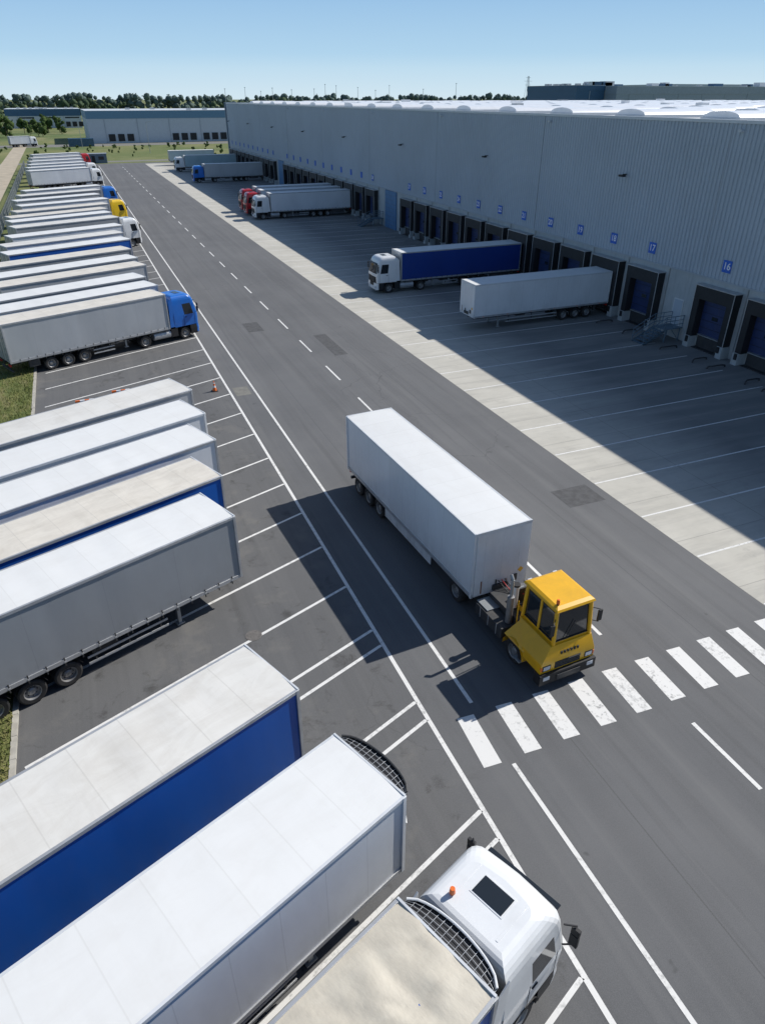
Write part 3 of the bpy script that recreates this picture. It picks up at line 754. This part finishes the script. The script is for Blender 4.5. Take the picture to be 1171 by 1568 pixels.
# ------------------------------------------------------------------ small things
def cone(x,y):
    mb=MB(); mb.box(x-.2,x+.2,y-.2,y+.2,.01,.05,'black')
    zs=[(.05,.15,'orange'),(.28,.105,'signwhite'),(.42,.08,'orange'),(.56,.055,'signwhite'),(.64,.045,'orange'),(.75,.025,None)]
    for a,b in zip(zs,zs[1:]): mb.cyl((x,y,a[0]),(x,y,b[0]),a[1],a[2],16,b[1])
    put(mb.mesh('traffic_cone'),'traffic_cone')
cone(6.7,47.8)
def barrier(x,y):
    mb=MB()
    for i in range(4): mb.box(x+i*.3,x+i*.3+.3,y-.06,y+.06,.25,.42,'orange' if i%2==0 else 'signwhite')
    for xx in (x+.1,x+1.1): mb.box(xx-.04,xx+.04,y-.2,y+.2,.01,.07,'black'); mb.box(xx-.03,xx+.03,y-.03,y+.03,.05,.3,'orange')
    put(mb.mesh('traffic_barrier'),'traffic_barrier')
barrier(-2.5,48.4); barrier(-.1,49.4)
mb=MB(); y=-20
while y<250:
    mb.cyl((-11,y,0),(-11,y,2.1),.035,'steel',6)
    y+=2.5
for z in (.15,.7,1.3,2.0): mb.box(-11.02,-10.98,-20,250,z-.02,z+.02,'steel')
y=-20
while y<250: mb.box(-11.01,-10.99,y,y+.02,.1,2.05,'steel'); y+=.2
put(mb.mesh('fence'),'fence')

# ------------------------------------------------------------------ background buildings
def bld(name,x0,x1,y0,y1,h,low,topk,th,doors=True,win=True):
    e=empty(name); mb=MB()
    mb.box(x0,x1,y0,y1,0,h-th,low); mb.box(x0-.15,x1+.15,y0-.15,y1+.15,h-th,h,topk)
    put(mb.mesh('walls'),'walls',parent=e)
    mb=MB(); mb.box(x0-.2,x1+.2,y0-.2,y1+.2,h,h+.15,'cladlight')
    for i in range(12):
        xx=random.uniform(x0+3,x1-3);yy=random.uniform(y0+3,y1-3); mb.box(xx-1,xx+1,yy-1,yy+1,h+.15,h+.9,'alu')
    put(mb.mesh('roof'),'roof',parent=e)
    mb=MB(); x=x0+8
    while x<x1-6:
        if doors and (int(x)//14)%3!=2:
            for q in range(3): mb.box(x+q*4,x+q*4+2.8,y0-.3,y0-.01,.8,3.6,'black')
        if win: mb.box(x,x+9,y0-.06,y0-.01,5.6,6.4,'glass')
        mb.box(x-1.0,x-.8,y0-.2,y0-.01,0,h-th,'cladtrim')
        x+=14
    if mb.v: put(mb.mesh('doors_and_windows'),'doors_and_windows',parent=e)
bld('logistics_building',12.5,135,373,430,12.6,'bldwhite','bldblue',3.0,win=False)
bld('factory_building',-30,16,575,620,11,'bldwhite','navybld',4)
bld('factory_building',-95,-38,540,580,9,'greybld','bldwhite',2)
bld('storage_building',-60,-40,470,490,7,'bldwhite','navybld',2)
bld('high_bay_building',216,231,300,340,22.3,'navybld','navybld',2,False,False)
bld('high_bay_warehouse',231.5,470,292,350,22.0,'greybld','greybld',3,False,False)
bld('high_bay_warehouse',380,560,420,480,25.0,'greybld','bldwhite',3,False,False)
mb=MB()
for i in range(26):
    x=random.uniform(218,460); s=random.uniform(1,3); mb.box(x-s,x+s,300,304,22.15,22.15+random.uniform(.6,2.0),random.choice(('cladlight','alu','navybld')))
put(mb.mesh('roof_plant_units'),'roof_plant_units')
mb=MB(); mb.box(6.5,12.5,259,262,0,2.6,'corner'); mb.box(6.3,12.7,258.8,262.2,2.6,2.75,'alu'); mb.box(8,9,258.95,259,0,2.1,'black'); mb.box(10,11.6,258.95,259,1,1.9,'glass'); put(mb.mesh('site_cabin'),'site_cabin')
mb=MB(); mb.box(3,13,352,355,0,3.0,'navybld')
for i in range(20): mb.box(3.2+i*.5,3.35+i*.5,351.93,352,.1,2.9,'corner')
put(mb.mesh('shipping_container'),'shipping_container')
put(truck_mesh('white',roof='roof_w',side='cur_white',seed=9,L=8.0,axles=(5.2,6.4)),'box_truck',(-12,360,.01),R(20))

# ------------------------------------------------------------------ trees
def lump(mb,c,r,k):
    vs=[];n=7;m=4
    ph=random.uniform(0,9)
    for j in range(m+1):
        for i in range(n):
            a=2*math.pi*i/n+ph; b=math.pi*j/m
            q=r*(1+.35*noise.noise(Vector((c.x+math.cos(a)*2,c.y+math.sin(a)*2,b*2+ph))))
            vs.append(c+Vector((math.cos(a)*math.sin(b)*q,math.sin(a)*math.sin(b)*q,math.cos(b)*q*.9)))
    mb.poly(vs,[(j*n+i,(j+1)*n+i,(j+1)*n+(i+1)%n,j*n+(i+1)%n) for j in range(m) for i in range(n)],k)
def tree(mb,x,y,h,k,nl=70,leaf=None,trunk=True,core=True):
    rw=h*random.uniform(.28,.42); leaf=leaf or h*.05
    if trunk: mb.cyl((x,y,0),(x+random.uniform(-.4,.4),y,h*.6),h*.022,'bark',5,h*.01)
    cl=[(Vector((random.uniform(-.6,.6)*rw,random.uniform(-.6,.6)*rw,h*random.uniform(.22,.84))),rw*random.uniform(.35,.6)) for _ in range(7)]
    if core:
        for c,r in cl: lump(mb,Vector((x,y,0))+c,r*.9,k)
    for i in range(nl):
        c,r=random.choice(cl)
        v=Vector((random.gauss(0,1),random.gauss(0,1),random.gauss(0,1))).normalized()*r*random.uniform(.8,1.1)
        p=Vector((x,y,0))+c+v
        if p.z<h*.08: p.z=h*.1
        a=Vector((random.gauss(0,1),random.gauss(0,1),random.gauss(0,.5))).normalized(); b=a.orthogonal().normalized()
        s=leaf*random.uniform(.6,1.3)
        mb.poly([p+a*s,p+b*s*.8,p-a*s*.9,p-b*s*.8],[(0,1,2,3)],k)
def band(name,dist,hmin,hmax,k,az0,az1,step,nl,depth=40,gap=0):
    mb=MB(); a=az0
    while a<az1:
        r=dist+random.uniform(0,depth)
        nz=noise.noise(Vector((a*.35,dist,0)))
        hh=hmin+(hmax-hmin)*(.5+.7*nz)*random.uniform(.7,1.15)
        if not (gap and noise.noise(Vector((a*.22,dist,5)))<gap-.35):
            tree(mb,r*math.sin(R(a)),r*math.cos(R(a)),hh,k,nl,trunk=False)
        a+=step*random.uniform(.5,1.5)
    put(mb.mesh(name,60),name)
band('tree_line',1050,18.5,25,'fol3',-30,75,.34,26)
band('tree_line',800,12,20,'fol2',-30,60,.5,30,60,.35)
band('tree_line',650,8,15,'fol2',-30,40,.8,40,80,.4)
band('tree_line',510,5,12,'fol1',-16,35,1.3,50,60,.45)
mb=MB()
for i in range(34):
    tree(mb,random.uniform(-60,2),random.uniform(440,560),random.uniform(5,11),'fol1',80)
put(mb.mesh('woodland',60),'woodland')
mb=MB()
for i in range(140):
    x=random.uniform(-120,60);y=random.uniform(275,350)
    if -20<x<-12: continue
    tree(mb,x,y,random.uniform(.7,2.2),'fol1',22,.25,False)
for i in range(50):
    tree(mb,random.uniform(-60,-20),random.uniform(90,340),random.uniform(.8,3),'fol1',40,.2,False)
put(mb.mesh('shrubs',60),'shrubs')
def pylon(x,y,h):
    mb=MB(); w=h*.1
    for sx in(-1,1):
        for sy in (-1,1): mb.cyl((x+sx*w,y+sy*w,0),(x+sx*.8,y+sy*.8,h),.25,'steel',5)
    for i in range(8):
        t=i/8; t2=(i+1)/8; a=w*(1-t)+.8*t; b=w*(1-t2)+.8*t2
        mb.cyl((x-a,y-a,h*t),(x+b,y-b,h*t2),.15,'steel',4); mb.cyl((x+a,y-a,h*t),(x-b,y-b,h*t2),.15,'steel',4)
    for z,l in ((.72,6),(.84,8),(.95,5)): mb.box(x-l,x+l,y-.2,y+.2,h*z,h*z+.35,'steel')
    put(mb.mesh('electricity_pylon'),'electricity_pylon')
def at(x_ratio,dist): 
    n=math.hypot(x_ratio,1); return dist*x_ratio/n,dist/n
pylon(*at(.635,1500),50)
for i,r in enumerate((.20,.225,.245,.26,.285,.315,.33,.345,.375,.40,.42,.47,.52)):
    x,y=at(r,1000+random.uniform(0,200)); mb=MB(); h=random.uniform(25,33)
    mb.cyl((x,y,0),(x,y,h),.4,'steel',6,.2); mb.box(x-.8,x+.8,y-.3,y+.3,h-.6,h,'steel'); put(mb.mesh('mast'),'mast')
for (x,y) in ((-20,275),(30,300),(70,345),(8,345)):
    mb=MB(); mb.cyl((x,y,0),(x,y,10),.1,'steel',8,.06); mb.cyl((x,y,10),(x+1.6,y,10.3),.05,'steel',6); mb.box(x+1.2,x+2,y-.15,y+.15,10.25,10.4,'alu'); put(mb.mesh('street_lamp'),'street_lamp')

# ------------------------------------------------------------------ light
sd=Vector((1.17,.2,1)).normalized()
w=bpy.data.worlds.new('World'); scene.world=w; w.use_nodes=True
nt=w.node_tree; bg=nt.nodes['Background']; s=nt.nodes.new('ShaderNodeTexSky'); s.sky_type='NISHITA'
s.sun_disc=False; s.sun_elevation=math.asin(sd.z); s.sun_rotation=math.atan2(sd.x,sd.y); s.dust_density=.3; s.ozone_density=3.0
STR=.10
gen=N(nt,'ShaderNodeTexCoord').outputs['Generated']
sep=N(nt,'ShaderNodeSeparateXYZ'); nt.links.new(gen,sep.inputs[0]); zz=sep.outputs[2]
haze=mix(nt,ramp(nt,zz,-.005,.045,0,1),tuple(c/STR for c in (.66,.80,.88)),tuple(c/STR for c in (.47,.69,.86)))
haze=mix(nt,ramp(nt,zz,.03,.14,0,1),haze,tuple(c/STR for c in (.24,.46,.76)))
col=mix(nt,ramp(nt,zz,.12,.30,0,1),haze,s.outputs[0])
nt.links.new(col,bg.inputs['Color']); bg.inputs['Strength'].default_value=STR
l=bpy.data.lights.new('sun','SUN'); l.energy=5.0; l.angle=R(.5); l.color=(1,.965,.91)
o=bpy.data.objects.new('sun',l); COL.objects.link(o); o.rotation_euler=(-sd).to_track_quat('-Z','Y').to_euler()

# ------------------------------------------------------------------ camera
cd=bpy.data.cameras.new('camera'); cam=bpy.data.objects.new('camera',cd); COL.objects.link(cam)
cam.location=(0,0,18); cam.rotation_euler=(R(90-30.96),0,R(-22.3))
cd.sensor_fit='VERTICAL'; cd.sensor_height=24; cd.lens=24*1060/1568; cd.clip_end=9000; cd.clip_start=.1
scene.camera=cam
scene.view_settings.view_transform='Standard'; scene.view_settings.look='None'; scene.view_settings.exposure=0
